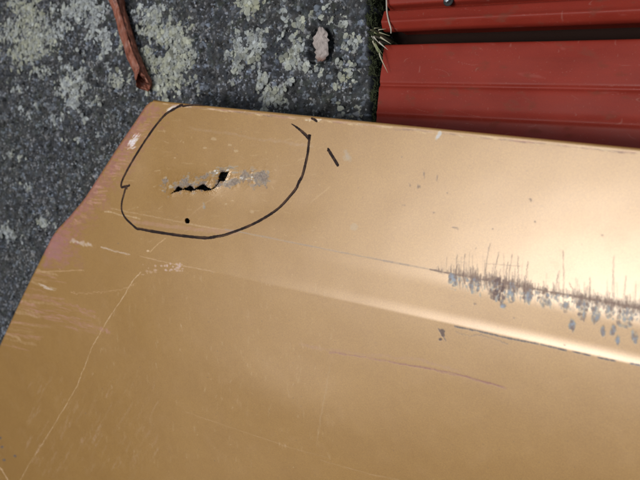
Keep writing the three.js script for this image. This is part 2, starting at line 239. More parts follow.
// ------------------------------------------------------------------ red ribbed metal sheet
{
  const [x0a] = onLevel(388, 0, 0), [x0b] = onLevel(376, 120, 0), XL = (x0a + x0b) / 2, zAt = (py, y = 0) => onLevel(400, py, y)[1];
  // cross section along Z: [photo row, height]
  const profA = [], profB = []; let prof = profA; const P = (z, y) => prof.push([z, y]);
  const far = zAt(-130), zs = (py, y = 0) => zAt(py, y);
  P(far - 0.30, 0.002); P(far, 0.002); P(zs(-14), 0.002); P(zs(1), 0.002); P(zs(5), 0.0015); P(zs(7), -0.006); P(zs(9.0), -0.0075); P(zs(10.5), 0.002);
  P(zs(12), 0.005); P(zs(18.5, 0.008), 0.0078); P(zs(20.5, 0.009), 0.0095); P(zs(22.5, 0.009), 0.0082); P(zs(28.5, 0.005), 0.0045); P(zs(30.5, 0.002), 0.001);
  const g0 = zs(31.2), g1 = zs(43);
  P(g0, -0.002); P(g0 - 0.001, -0.005); P(g0 - 0.007, -0.012); P(g0 - 0.008, -0.0446);
  prof = profB; P(g0 + 0.0015, -0.0446); P(g0 + 0.003, -0.036); P(g1 - 0.0012, -0.014); P(g1, -0.006); P(g1 + 0.0006, -0.0022); P(g1 + 0.002, -0.001);
  P(zs(60), -0.0007); P(zs(80), -0.0008); P(zs(83), -0.0008); P(zs(84.5), -0.0024); P(zs(86), -0.0024); P(zs(88), -0.0006); P(zs(108), -0.0004); P(zs(111), 0.0002); P(zs(113), 0.0008); P(zs(114.6), 0.0008); P(zs(117), -0.0007); P(zs(119), -0.0009); P(zs(140), -0.0012); P(zs(148), -0.0012); P(zs(150), -0.003); P(zs(153), -0.003); P(zs(156), 0); P(zs(190), 0.004); P(zs(230), 0.004); P(zs(330), 0);
  // paint: sun-chalked, thin dirt, small scuffs
  const N = 1024, S = 0.5, col = new Uint8Array(N * N * 4), rgh = new Uint8Array(N * N * 4), to = (v) => Math.round(255 * Math.pow(clamp(v), 1 / 2.2)), tau = Math.PI * 2;
  const sc = onLevel(463, 56, 0);
  for (let j = 0; j < N; j++) for (let i = 0; i < N; i++) {
    const x = i / N * S, z = j / N * S, k = (j * N + i) * 4;
    const a = fbm((p, q) => n3(p, q, 1), x * 14, z * 26, 4), f = n2(x * 700, z * 700), st = fbm((p, q) => n3(p, q, 4), x * 6, z * 140, 3), dirt = sstep(0.25, 0.75, fbm((p, q) => n3(p, q, 7), x * 34, z * 60, 4));
    let r = 0.225 + 0.035 * a + 0.010 * f + 0.014 * st, g = 0.022 + 0.005 * a + 0.002 * f, b = 0.012 + 0.003 * a;
    r = lerp(r, 0.14, dirt * 0.45); g = lerp(g, 0.05, dirt * 0.45); b = lerp(b, 0.03, dirt * 0.45);
    const ch = sstep(0.55, 0.8, fbm((p, q) => n3(p, q, 11), x * 24, z * 60, 3)); r = lerp(r, 0.30, ch * 0.4); g = lerp(g, 0.07, ch * 0.4); b = lerp(b, 0.055, ch * 0.4);
    const scr = sstep(0.93, 0.99, 1 - Math.abs(n3(x * 26, z * 90, 21)) * 1.6) * sstep(0.3, 0.6, n3(x * 40, z * 70, 25)), chip = sstep(0.87, 0.95, n3(x * 260, z * 260, 31)); r = lerp(r, 0.34, Math.max(scr * 0.35, chip * 0.3)); g = lerp(g, 0.15, Math.max(scr * 0.35, chip * 0.3)); b = lerp(b, 0.12, Math.max(scr * 0.35, chip * 0.3));
    col[k] = to(r); col[k + 1] = to(g); col[k + 2] = to(b); col[k + 3] = 255;
    rgh[k] = rgh[k + 1] = rgh[k + 2] = Math.round(255 * clamp(0.46 + 0.14 * a + 0.3 * dirt + 0.05 * f)); rgh[k + 3] = 255;
  }
  const mp = dtex(col, N, N, true), rm = dtex(rgh, N, N); for (const q of [mp, rm]) q.repeat.set(1 / S, 1 / S);
  const red = new THREE.MeshPhysicalMaterial({ map: mp, roughnessMap: rm, roughness: 1, specularIntensity: 0.28 });
  function sheet(prof, label) {
    const t = new THREE.Group(); t.name = prof === profA ? 'metal_sheet' : 'metal_sheet_001'; scene.add(t); tag(t, label, 'metal sheet', 'red metal sheets');
  // refine the profile and round its bends
  const fine = []; for (let i = 0; i < prof.length - 1; i++) { const [a, b] = [prof[i], prof[i + 1]], L = Math.hypot(b[0] - a[0], b[1] - a[1]), n = Math.min(30, Math.max(2, Math.ceil(L / 0.0012))); for (let k = 0; k < n; k++) fine.push([lerp(a[0], b[0], k / n), lerp(a[1], b[1], k / n)]); } fine.push(prof[prof.length - 1]);
  for (let it = 0; it < 2; it++) for (let i = 1; i < fine.length - 1; i++) { fine[i][0] = (fine[i - 1][0] + 2 * fine[i][0] + fine[i + 1][0]) / 4; fine[i][1] = (fine[i - 1][1] + 2 * fine[i][1] + fine[i + 1][1]) / 4; }
  const cum = [0]; for (let i = 1; i < fine.length; i++) cum.push(cum[i - 1] + Math.hypot(fine[i][0] - fine[i - 1][0], fine[i][1] - fine[i - 1][1]));
  const NX = 90, W = 0.75;
  const sheetPt = (u, i, off = 0) => { const x = XL + (x0b - x0a) * 0.5 * clamp((fine[i][0] - zAt(0)) / (zAt(120) - zAt(0)) * 2 - 1, -1.2, 1.6) * (1 - u) + u * u * W + 0.0004 * n2(cum[i] * 60, 5); const sag = 0.0009 * fbm(n2b, x * 7, fine[i][0] * 9, 2); return [x, fine[i][1] + sag + off, fine[i][0], x, cum[i]]; };
    const top = grid(NX, fine.length, (i, j) => sheetPt(i / (NX - 1), j)), bot = grid(NX, fine.length, (i, j) => sheetPt(i / (NX - 1), j, -0.0006));
    const rim = grid(2, fine.length, (i, j) => sheetPt(0, j, -0.0006 * i));
    obj('profiled_sheet', mergeGeometries([top, bot, rim]), red, t); return t;
  }
  const t = sheet(profA, 'red painted metal sheet with a raised rib and a black-washered screw');
  sheet(profB, 'flat red painted metal sheet running under the gold panel edge');
  // fixing screw with a black rubber washer
  const s = new THREE.Group(); s.name = 'screw'; t.add(s); const [sx, sz] = onLevel(448, 0.5, 0.004); s.position.set(sx, 0.0025, sz);
  const lathe = (pts) => new THREE.LatheGeometry(pts.map(([a, b]) => new THREE.Vector2(a, b)), 28);
  obj('washer', lathe([[0, 0], [0.0042, 0], [0.0045, 0.0006], [0.0042, 0.0014], [0.0028, 0.0017], [0, 0.0017]]), new THREE.MeshStandardMaterial({ color: new THREE.Color(0.012, 0.012, 0.013), roughness: 0.75 }), s);
  const hex = new THREE.CylinderGeometry(0.0024, 0.0025, 0.003, 6); hex.translate(0, 0.003, 0);
  obj('hex_head', mergeGeometries([hex.toNonIndexed(), lathe([[0, 0.0045], [0.0021, 0.0045], [0.0018, 0.0049], [0, 0.005]]).toNonIndexed()]), new THREE.MeshStandardMaterial({ color: new THREE.Color(0.22, 0.25, 0.27), roughness: 0.45, metalness: 0.8 }), s);
}

// ------------------------------------------------------------------ gold body panel
const line = (a, b) => { const dx = b[0] - a[0], dz = b[1] - a[1], L = Math.hypot(dx, dz); return { a, d: [dx / L, dz / L], n: [-dz / L, dx / L], L }; };
const dist = (l, x, z) => (x - l.a[0]) * l.n[0] + (z - l.a[1]) * l.n[1];
const along = (l, x, z) => (x - l.a[0]) * l.d[0] + (z - l.a[1]) * l.d[1];
const L1 = line(onLevel(85, 201, A_Y), onLevel(640, 309, A_Y)), L2 = line(onLevel(57, 236, A_Y - 0.002), onLevel(640, 366, A_Y - 0.004));
const SLOPE_N = 64, slopeB = (t, k) => lerp(0.02, 1, k) * (Math.tan(0.21) * (sstep(-0.05, 0.40, t) - 0.85 * sstep(0.74, 1.0, t)));
const cumB = (k) => { let s = 0; const r = [0]; for (let i = 0; i < SLOPE_N; i++) { s += slopeB((i + 0.5) / SLOPE_N, k) / SLOPE_N; r.push(s); } return r; };
const CB = Array.from({ length: 33 }, (_, i) => cumB(i / 32));
const dents = [[150, 175, 40, 26, -0.0016], [205, 183, 34, 10, 0.0012], [262, 205, 50, 14, -0.0008], [110, 330, 60, 50, -0.0014], [260, 400, 90, 40, 0.0012]]
  .map(([px, py, rx, ry, h]) => { const [x, z] = onLevel(px, py, A_Y); return [x, z, rx * 0.0009, ry * 0.0009, h]; });
function panelY(x, z) {
  const d1 = dist(L1, x, z), d2 = dist(L2, x, z), s = along(L1, x, z), k = sstep(0.06, 0.58, s);
  let y = A_Y;
  const crown = clamp(-d1 / 0.2, 0, 1.4); y -= 0.0022 * crown * crown;                        // upper face is slightly crowned
  if (d1 > 0) {
    const w = Math.max(0.004, d1 - d2), t = clamp(d1 / w), f = k * 32, a = Math.min(31, Math.floor(f)), g = t * SLOPE_N, b = Math.min(SLOPE_N - 1, Math.floor(g));
    const c0 = lerp(CB[a][b], CB[a][b + 1], g - b), c1 = lerp(CB[a + 1][b], CB[a + 1][b + 1], g - b);
    y -= w * lerp(c0, c1, f - a);
  }
  if (d2 > 0) y -= d2 * Math.tan(lerp(0.10, 0.215, k)) + (d2 < 0.16 ? 0.16 * d2 * d2 : 0.16 * 0.16 * (2 * d2 - 0.16));
  for (const [dx, dz, rx, rz, h] of dents) { const r = ((x - dx) / rx) ** 2 + ((z - dz) / rz) ** 2; if (r < 8) y += h * Math.exp(-r); }
  return y + 0.00005 * n2(x * 22, z * 22);
}
function onPanel(px, py) { let y = A_Y, p; for (let i = 0; i < 12; i++) { p = onLevel(px, py, y); y = panelY(p[0], p[1]); } return [p[0], p[1], y]; }
const PX0 = onPanel(-60, 478)[0] - 0.02, PZ0 = onPanel(160, 95)[1] - 0.05, PW = 1.12, PH = 0.70, TW = 2048, TH = 1280, TPM = TW / PW;   // texture sheet over the panel, in metres
const tx = (px, py) => { const p = onPanel(px, py); return [(p[0] - PX0) * TPM, (p[1] - PZ0) * TPM]; };
// perforations, in photo pixels: a ragged slit, a torn hole and one round puncture
const SLIT = [[172, 193.5, 0.5], [175, 191.5, 1.0], [179, 189, 3.0], [183, 189.2, 0.8], [187, 189, 1.6], [191, 188.6, 3.4], [195, 189.5, 0.7], [199, 187.8, 1.8], [204, 187.4, 3.6], [208, 189, 2.0], [212, 189.4, 0.7], [215.5, 187.5, 0.7], [218, 184, 0.7], [220.5, 179, 1.6], [223, 176.6, 5.2], [226, 174.5, 2.6], [228.5, 172, 0.8]].map(([a, b, w]) => { const p = onPanel(a, b); return [p[0], p[1], w * 0.00090]; });
const PUNCT = onPanel(187.2, 221);
function openness(x, z) {                                            // > 0 inside a hole, metres
  let b = -1;
  for (let i = 1; i < SLIT.length; i++) {
    const p = SLIT[i - 1], q = SLIT[i], dx = q[0] - p[0], dz = q[1] - p[1], t = clamp(((x - p[0]) * dx + (z - p[1]) * dz) / (dx * dx + dz * dz));
    b = Math.max(b, lerp(p[2], q[2], t) - Math.hypot(x - p[0] - dx * t, z - p[1] - dz * t));
  }
  b = Math.max(b, 0.0033 - Math.hypot((x - PUNCT[0]), (z - PUNCT[1]) * 1.15));
  return b + 0.0008 * n2(x * 520, z * 520) + 0.0004 * n2b(x * 1700, z * 1700);
}
const RUSTA = onPanel(165, 186), RUSTB = onPanel(268, 176);
const flake = (x, z) => { const d = Math.min(0.05, segDist(x, z, RUSTA, RUSTB)); return Math.exp(-((d / 0.008) ** 2)); };
function blister(x, z) {                                             // raised, torn metal round the perforations
  const f = flake(x, z); if (f < 0.004) return 0;
  return f * (0.0003 * Math.max(0, fbm(n2, x * 95, z * 95, 2) + 0.1) + 0.00005 * fbm(n2b, x * 420, z * 420, 2)) + 0.0007 * Math.exp(-Math.max(0, -openness(x, z)) / 0.0028);
}
const gold = {};
{
  const mk = () => { const c = document.createElement('canvas'); c.width = TW; c.height = TH; const g = c.getContext('2d'); g.lineCap = g.lineJoin = 'round'; return [c, g]; };
  const [, gc] = mk(), [, gm] = mk();                                 // colour overlay; mask of what is bare, scuffed or dull
  gm.fillStyle = '#000'; gm.fillRect(0, 0, TW, TH);
  const r = rng(5), span = (a, b) => { const p = tx(a, b), q = tx(a + 1, b), h = tx(a, b + 1); return Math.sqrt(Math.hypot(q[0] - p[0], q[1] - p[1]) * Math.hypot(h[0] - p[0], h[1] - p[1])); };   // texels per photo pixel there
  const path = (g, pts) => { g.beginPath(); pts.forEach(([a, b], i) => { const [x, y] = tx(a, b); i ? g.lineTo(x, y) : g.moveTo(x, y); }); };
  const wob = (pts, amp, n = 6) => { const o = []; for (let i = 1; i < pts.length; i++) for (let k = 0; k < n; k++) { const t = k / n; o.push([lerp(pts[i - 1][0], pts[i][0], t) + (r() - 0.5) * amp, lerp(pts[i - 1][1], pts[i][1], t) + (r() - 0.5) * amp]); } o.push(pts[pts.length - 1]); return o; };
  function scratch(pts, w, rgb, a, dull = 0.6, amp = 0.6) {           // broken along its length, like a dragged edge
    const q = wob(pts, amp, 10), sc = span(...pts[pts.length >> 1]);
    for (let i = 1; i < q.length; i++) {
      const al = a * (0.55 + 0.45 * r()), ww = w * sc * (0.6 + 0.7 * r());
      gc.strokeStyle = `rgba(${rgb},${al})`; gc.lineWidth = ww; path(gc, [q[i - 1], q[i]]); gc.stroke();
      gm.strokeStyle = `rgba(255,255,255,${al * dull})`; gm.lineWidth = ww; path(gm, [q[i - 1], q[i]]); gm.stroke();
    }
  }
  function blot(px, py, rx, ry, rgb, a, dull = 0.9, rag = 0.35, n = 26) {
    const pts = [], ph = r() * 9; for (let i = 0; i <= n; i++) { const t = i / n * Math.PI * 2, k = 1 + rag * (fbm(n2, Math.cos(t) * 1.6 + ph, Math.sin(t) * 1.6 + px, 3)) + rag * 0.5 * (r() - 0.5); pts.push([px + Math.cos(t) * rx * k, py + Math.sin(t) * ry * k]); }
    gc.fillStyle = `rgba(${rgb},${a})`; path(gc, pts); gc.fill(); gm.fillStyle = `rgba(255,255,255,${a * dull})`; path(gm, pts); gm.fill();
  }
  // worn, pinkish primer showing along the end edge
  const end = [[150, 104], [128, 138], [104, 172], [82, 205], [60, 236], [48, 258]];
  for (let i = 0; i < 1500; i++) { const t = r() * (end.length - 1.01), k = Math.floor(t), f = t - k, ex = lerp(end[k][0], end[k + 1][0], f), ey = lerp(end[k][1], end[k + 1][1], f), o = Math.abs(r() + r() + r() - 1.5) * 25; blot(ex + o * 0.9 - 6, ey + o * 0.4 - 4, 1 + 3.2 * r() * r(), 0.7 + 1.6 * r(), r() < 0.5 ? '156,88,76' : '138,72,62', 0.14 + 0.28 * r() * (1 - o / 30), 0.5); }
  for (let i = 0; i < 26; i++) { const y = 268 + 75 * r(), x = 52 - (y - 240) * 0.48; scratch([[x - 6, y], [x + 10 + 30 * r(), y + 3 + 5 * r()]], 0.6 + 1.6 * r(), r() < 0.55 ? '190,135,130' : '205,170,140', 0.16 + 0.22 * r(), 0.4, 1.4); }
  scratch([[28, 297], [60, 303], [95, 312]], 2.2, '172,112,104', 0.28, 0.4, 3); scratch([[24, 310], [60, 318], [100, 328], [110, 332]], 2.6, '172,114,104', 0.26, 0.4, 3.4); for (let i = 0; i < 40; i++) { const x = 20 + 70 * r(), y = 296 + (x - 20) * 0.2 + 22 * r(); scratch([[x, y], [x + 6 + 14 * r(), y + 2 + 3 * r()]], 0.4 + 0.6 * r(), '182,126,116', 0.3, 0.3, 0.8); } for (let i = 0; i < 260; i++) { const x = 54 + 42 * r() * r(), y = 238 + 30 * r(); blot(x - (y - 238) * 0.35, y, 0.8 + 3 * r(), 0.6 + 1.6 * r(), '150,88,88', 0.07 + 0.12 * r(), 0.4); }; scratch([[36, 272], [60, 271], [84, 270]], 0.9, '206,166,132', 0.4);
  for (let i = 0; i < 12; i++) { const x = 38 + 14 * r(), y = 283 + (x - 38) * 0.35 + 3 * r(); scratch([[x, y], [x + 5 + 4 * r(), y + 2]], 0.6, '205,190,190', 0.4, 0.6); }; scratch([[70, 291], [78, 294], [90, 293], [105, 292], [122, 289], [136, 283]], 0.45, '200,158,116', 0.6, 0.4, 2.2);
  scratch([[71, 241], [82, 243], [92, 246]], 2.4, '190,166,150', 0.5, 0.7, 2.4); scratch([[101, 247], [114, 251], [130, 254.5]], 1.3, '190,168,156', 0.6, 0.7); scratch([[140, 256], [160, 261], [178, 265], [195, 268], [215, 272]], 0.8, '200,164,136', 0.45, 0.6); blot(148, 251, 1.4, 1, '225,195,165', 0.7);
  for (let i = 0; i < 30; i++) blot(172 + (r() - 0.5) * 22, 267 + (r() - 0.5) * 8, 0.5 + 1.3 * r(), 0.5 + r(), '205,175,180', 0.5);
  for (let i = 0; i < 14; i++) blot(150 + (r() - 0.5) * 14, 270 + (r() - 0.5) * 12, 0.5 + 1.2 * r(), 0.5 + r(), '195,160,150', 0.35);
  // white scrapes on the corner
  for (let i = 0; i < 46; i++) { const a = r(), x = lerp(129, 137, a) + (r() - 0.5) * 5, y = lerp(147, 136, a) + (r() - 0.5) * 6; scratch([[x, y], [x + 2 + 3 * r(), y - 2 - 2 * r()]], 0.4 + 0.6 * r(), '228,220,224', 0.3 + 0.4 * r(), 0.8, 0.8); }
  for (let i = 0; i < 26; i++) { const x = 165 + 12 * r(), y = 112 - (x - 165) * 0.5 + (r() - 0.5) * 4; scratch([[x, y], [x + 3, y - 1.5]], 0.6, '225,215,220', 0.45, 0.8); }
  for (let i = 0; i < 60; i++) { const t = r(), x = lerp(150, 62, t) + r() * 9, y = lerp(106, 228, t) + r() * 6; scratch([[x, y], [x + 3 + 9 * r(), y - 1 + 3 * r()]], 0.5 + 0.8 * r(), '196,140,122', 0.12 + 0.25 * r(), 0.5); }
  for (let i = 0; i < 240; i++) { const x = 160 + 490 * r(), y = 102.3 + (x - 160) * 0.104 + 1.2 + 3 * r() * r() * r(), k = r(); scratch([[x, y], [x + 3 + 14 * r(), y + 0.4 + 1.4 * r()]], 0.4 + 0.6 * r(), k < 0.4 ? '222,196,160' : k < 0.75 ? '166,110,92' : '112,78,60', 0.15 + 0.35 * r(), 0.5); }
  for (let i = 0; i < 10; i++) blot(304 + 18 * r(), 118.6 + 3 * r(), 0.8 + r(), 0.5, '232,222,206', 0.7);
  // long scratches
  scratch([[14, 492], [28, 466], [46, 438], [63, 410], [77, 386], [84, 368], [92, 347], [107, 321], [124, 296], [133, 280], [141, 272]], 0.5, '216,186,154', 0.75, 0.5, 0.7);
  scratch([[150, 252], [158, 244], [166, 238]], 0.6, '214,176,132', 0.6); scratch([[-6, 462], [2, 470], [9, 482]], 0.9, '215,180,145', 0.8);
  scratch([[186, 412], [215, 422], [250, 434], [292, 448], [330, 458]], 0.5, '184,146,108', 0.4); scratch([[330, 366], [327, 385], [322, 410], [317, 446]], 1.0, '180,150,122', 0.28, 0.4, 1.4); scratch([[320, 460], [370, 474], [420, 484]], 0.8, '185,150,122', 0.35);
  scratch([[110, 208], [128, 212], [160, 218], [200, 226], [245, 233], [300, 244], [345, 253]], 1.0, '202,168,136', 0.4, 0.5); scratch([[104, 211], [140, 219]], 1.2, '216,190,166', 0.5, 0.5, 1.6); scratch([[186, 220], [196, 211], [206, 203], [216, 196], [222, 191]], 0.6, '190,152,112', 0.4); scratch([[130, 222], [160, 225], [190, 229], [236, 232]], 3.6, '180,128,110', 0.3, 0.3, 2);
  scratch([[330, 352], [380, 360], [430, 369], [470, 378], [505, 388]], 2.0, '150,98,76', 0.6, 0.5, 1.4); scratch([[400, 364], [450, 372], [500, 386]], 1.0, '140,84,66', 0.7, 0.5); scratch([[300, 345], [340, 352], [420, 360], [460, 372]], 3.2, '168,122,92', 0.3, 0.3, 2.2);
  scratch([[190, 128], [240, 136], [290, 143], [312, 146]], 2.6, '176,140,108', 0.28, 0.3, 2.4); scratch([[345, 150], [350, 160]], 4, '170,150,135', 0.25, 0.4, 2); scratch([[436, 139], [440, 133]], 3.2, '205,198,196', 0.7, 0.7, 1.6); scratch([[310, 203], [330, 187]], 1, '205,170,130', 0.3);
  blot(354, 227, 4, 3.5, '176,160,150', 0.35, 0.4); blot(346, 158, 3.4, 3, '176,160,150', 0.3, 0.4);
  // scraped ridge: the line, then brown runs and bared blue-grey primer
  scratch([[225, 229], [300, 244], [360, 256], [440, 271]], 1.4, '150,126,110', 0.7, 0.6, 0.4); scratch([[430, 269.5], [480, 279], [540, 290], [600, 301], [665, 313]], 2.0, '134,106,90', 0.9, 0.8, 0.7);
  const ry = (x) => 269.5 + (x - 430) * 0.186;
  const runs = (n, x0, x1, up, dn, a) => { for (let i = 0; i < n; i++) { const x = x0 + (x1 - x0) * r(), y = ry(x), u = up * (0.12 + r() * r() * r()), d = dn * r() * r(), lean = (r() - 0.35) * 0.16 * u; scratch([[x - lean * 0.4, y + d], [x, y], [x + lean * 0.5, y - u * 0.5], [x + lean, y - u]], 0.3 + 0.5 * r(), r() < 0.3 ? '112,84,72' : r() < 0.5 ? '150,122,104' : '132,104,88', a * (0.5 + 0.5 * r()), 0.8, 0.5); } };
  runs(12, 436, 450, 22, 10, 0.35); runs(120, 450, 530, 34, 22, 0.5); runs(130, 458, 548, 18, 20, 0.45); runs(46, 540, 580, 28, 22, 0.36); runs(120, 575, 660, 32, 20, 0.45); runs(100, 580, 665, 16, 18, 0.45); const late = () => { runs(30, 465, 540, 10, 22, 0.4); runs(30, 580, 660, 10, 20, 0.4); for (let i = 0; i < 150; i++) { const x = 450 + 205 * r(), y = ry(x) + 2 + 14 * r(); blot(x, y, 0.4 + 0.9 * r(), 0.6 + 2 * r(), '150,158,172', 0.3 + 0.4 * r(), 0.8, 0.6, 8); } for (let i = 0; i < 260; i++) { const c = r() < 0.5, x = c ? 500 + (r() + r() - 1) * 48 : 612 + (r() + r() - 1) * 50, y = ry(x) + (r() + r() - 1) * 9 + 2; blot(x, y, 0.4 + 0.7 * r(), 0.8 + 2.6 * r(), r() < 0.5 ? '140,110,92' : '116,88,76', 0.12 + 0.3 * r(), 0.8, 0.5, 8); } };
  for (const [x, u, l] of [[456, 20, 1], [463, 22, 2], [484, 36, 6], [493, 30, 6], [508, 30, 4], [518, 30, 0], [525, 26, 3], [564, 44, -1], [612, 48, 2], [624, 30, 2], [590, 22, 0], [505, 22, 3], [555, 22, 4], [575, 14, -6]]) { const y = ry(x); scratch([[x, y + 3], [x + l * 0.4, y - u * 0.5], [x + l, y - u]], 0.55, '124,98,82', 0.75, 0.8, 0.8); }
  for (const [x, y, rx, rr, a] of [[452.5, 280, 3.4, 5.4, .9], [475.5, 285, 5, 7, .95], [493.5, 292, 4, 9, .85], [511, 293, 4.4, 8, .9], [527, 296, 3.6, 5, .8], [503, 303, 2.2, 4, .7], [545, 302, 4, 4, .5], [566, 307, 3, 4, .5], [582, 309, 5.4, 8.5, .95], [595, 315, 4.5, 6, .75], [625, 319, 7, 8, .9], [610, 312, 4, 5, .5], [572, 326, 2.2, 4.4, .85], [613, 331, 1.8, 4, .8], [634, 337, 2.6, 5, .8], [618, 340, 1.2, 2.4, .7], [650, 322, 6, 8, .8], [603, 331, 1.2, 3, .6]])
    for (let i = 0; i < 48; i++) { const th = r() * 6.283, k = Math.sqrt(r()), bx = x + Math.cos(th) * rx * k * 1.1, by = y + Math.sin(th) * rr * k * 1.25; if (n2(bx * 0.2, by * 0.13) < -0.38) continue; blot(bx, by, 0.6 + 1.5 * r(), 0.9 + 2.2 * r(), r() < 0.26 + 0.3 * k ? '126,104,96' : r() < 0.5 ? '146,156,172' : '158,168,182', a * (0.35 + 0.4 * r()), 0.9, 0.7, 12); }
  for (let i = 0; i < 26; i++) { const x = 499 + (r() - 0.5) * 10, y = 289 + (r() - 0.5) * 20; blot(x, y, 0.7 + 1.2 * r(), 1 + 2.4 * r(), r() < 0.5 ? '88,60,56' : '104,78,74', 0.7); }
  for (let i = 0; i < 90; i++) { const x = 455 + r() * 200, y = ry(x) + 1 + 14 * r() * r(); blot(x, y, 0.5 + 1.1 * r(), 0.7 + 1.8 * r(), r() < 0.6 ? '128,98,84' : '146,150,166', 0.45 + 0.3 * r(), 0.9, 0.5, 10); }
  late(); scratch([[485, 263.5], [504, 265], [520, 266]], 0.6, '150,124,104', 0.6); scratch([[456, 262], [470, 262]], 0.5, '160,134,110', 0.4);
  // chips and flecks
  for (let i = 0; i < 9; i++) blot(442 + (r() - 0.5) * 5, 335 + (r() - 0.5) * 10, 0.8 + 1.2 * r(), 0.8 + 1.2 * r(), '96,72,60', 0.85); scratch([[438, 328], [441, 333], [446, 341]], 1.0, '90,66,56', 0.7);
  scratch([[455, 332], [470, 336], [482, 335], [500, 341], [508, 344]], 0.8, '120,94,70', 0.6, 0.5, 1.5);
  for (const [x, y, w, h] of [[424, 175, 1, 3.4], [419, 186, 2.2, 3], [410, 185, 1, 2], [437, 179, 0.8, 4.4], [447, 193, 1.2, 1], [434, 212, 1.6, 1.2], [404, 205, 2, 0.7], [455, 228, 4, 1.4], [402, 157, 1.2, 0.8], [493, 229, 1, 1], [535, 222, 1.2, 1.2], [530, 199, 1.8, 1], [531, 201, 1, 1.6], [602, 235, 1.2, 1], [475, 304, 2, 1.2], [452, 306, 0.8, 0.8], [514, 318, 1.4, 1], [565, 345, 1.4, 0.8], [476, 248, 1, 1]]) for (let i = 0; i < 5; i++) blot(x + (r() - 0.5) * w * 1.3, y + (r() - 0.5) * h * 1.3, w * (0.25 + 0.4 * r()), h * (0.25 + 0.4 * r()), '124,94,70', 0.45, 0.6, 0.7, 12);
  for (let i = 0; i < 900; i++) { const x = -40 + 720 * r(), y = 105 + 380 * r(); blot(x, y, 0.25 + 0.6 * r() * r(), 0.25 + 0.5 * r() * r(), r() < 0.7 ? '112,84,58' : '214,186,150', 0.25 + 0.35 * r(), 0.5, 0.4, 7); }
  for (let i = 0; i < 260; i++) { const x = 90 + 250 * r(), y = 275 + 190 * r(), l = 2 + 7 * r(); scratch([[x, y], [x + (r() - 0.5) * 2, y + l]], 0.4 + 0.5 * r(), '200,168,136', 0.07 + 0.16 * r(), 0.25, 1.1); }
  for (let i = 0; i < 170; i++) { const x = 30 + 130 * r(), y = 370 + 100 * r(), l = 4 + 12 * r(); scratch([[x, y], [x - l * 0.5, y + l]], 0.5 + 1.6 * r() * r(), '190,154,134', 0.06 + 0.11 * r(), 0.25, 1.8); }
  for (const [x, y] of [[0, 438], [4, 460], [15, 456], [2, 447]]) blot(x, y, 1.6, 1.2, '60,44,36', 0.8);
  for (let i = 0; i < 120; i++) { const x = 110 + 210 * r(), y = 112 + 130 * r(), a = r() * 6, l = 2 + 10 * r(); scratch([[x, y], [x + Math.cos(a) * l, y + Math.sin(a) * l * 0.3]], 0.4 + 0.4 * r(), '208,176,140', 0.1 + 0.25 * r(), 0.3); }
  for (const [x, y, s] of [[214, 139, 3], [230, 145, 2], [236, 151, 2.4], [205, 148, 2], [252, 212, 2], [165, 178, 2], [226, 204, 1.4]]) blot(x, y, s, s * 0.6, '206,180,150', 0.4, 0.5, 0.6);
  // cracked paint beside the sharp crease, broken into dashes
  for (const l of [[[455, 326.5], [480, 331.5], [505, 337.5], [538, 344]], [[541, 344.5], [566, 350.5]], [[572, 351.5], [590, 355.5]], [[598, 357.5], [615, 361]], [[631, 363.5], [656, 369]]]) scratch(l, 1.5, '74,58,52', 0.95, 0.5, 0.35);
  // flaking round the perforations: bare grey metal and rusty brown stains
  for (let i = 0; i < 110; i++) {
    const t = r(), x = lerp(164, 268, t) + (r() - 0.5) * 8, y = lerp(188, 176, t) + (r() + r() - 1) * 15, k = r();
    if (fbm(n2b, x * 0.09, y * 0.13, 2) < -0.12) continue;
    blot(x, y, 0.8 + 3.4 * r() * r(), 0.6 + 2.0 * r() * r(), k < 0.35 ? '140,118,100' : k < 0.6 ? '150,140,132' : k < 0.8 ? '104,80,66' : '176,166,156', 0.3 + 0.45 * r(), 0.8, 0.5, 12);
  }
  for (const [x, y, w, h] of [[214, 172, 6, 3], [222, 169, 8, 2.4], [232, 168, 6, 2.4], [246, 178, 7, 1.8], [258, 177, 6, 5], [262, 182, 5, 3.4], [227, 183, 4, 3.4], [266, 172, 4, 3], [205, 206, 3, 3], [186, 178, 4, 3], [192, 183, 8, 3], [178, 184, 5, 3]]) for (let i = 0; i < 9; i++) blot(x + (r() - 0.5) * w * 1.5, y + (r() - 0.5) * h * 1.6, w * 0.3 * (0.4 + r()), h * 0.4 * (0.4 + r()), r() < 0.6 ? '148,140,134' : '120,108,98', 0.5, 0.9, 0.6, 14);
  for (let i = 0; i < 20; i++) { const a = r() < 0.5; blot((a ? 213 : 242) + (r() - 0.2) * (a ? 20 : 13), (a ? 172 : 178) + (r() - 0.5) * (a ? 5 : 3), 0.5 + 1.3 * r(), 0.4 + 0.7 * r(), '226,226,228', 0.8, 0.8, 0.5, 10); }
  const oc = gc.getImageData(0, 0, TW, TH).data, om = gm.getImageData(0, 0, TW, TH).data;
  const col = new Uint8Array(TW * TH * 4), orm = new Uint8Array(TW * TH * 4), bmp = new Uint8Array(TW * TH * 4);
  for (let j = 0; j < TH; j++) for (let i = 0; i < TW; i++) {
    const k = (j * TW + i) * 4, x = PX0 + i / TPM, z = PZ0 + j / TPM;
    const blotch = fbm(n2, x * 9, z * 13, 3), mot = fbm(n2b, x * 90, z * 90, 3), fl = hash(i, j, 21) - 0.5, film = sstep(0.1, 0.7, fbm(n2, x * 26 + 3, z * 30, 4));
    const gr = 14 * fl + 5 * n2b(x * 620, z * 620); let R = 173 + 4 * blotch + 2 * mot + gr, G = 128 + 4 * blotch + 2 * mot + gr, B = 60 + 3 * blotch + 2 * mot + gr * 0.8;
    R = lerp(R, 184, film * 0.07); G = lerp(G, 142, film * 0.07); B = lerp(B, 102, film * 0.07);       // chalky film on old paint, in patches
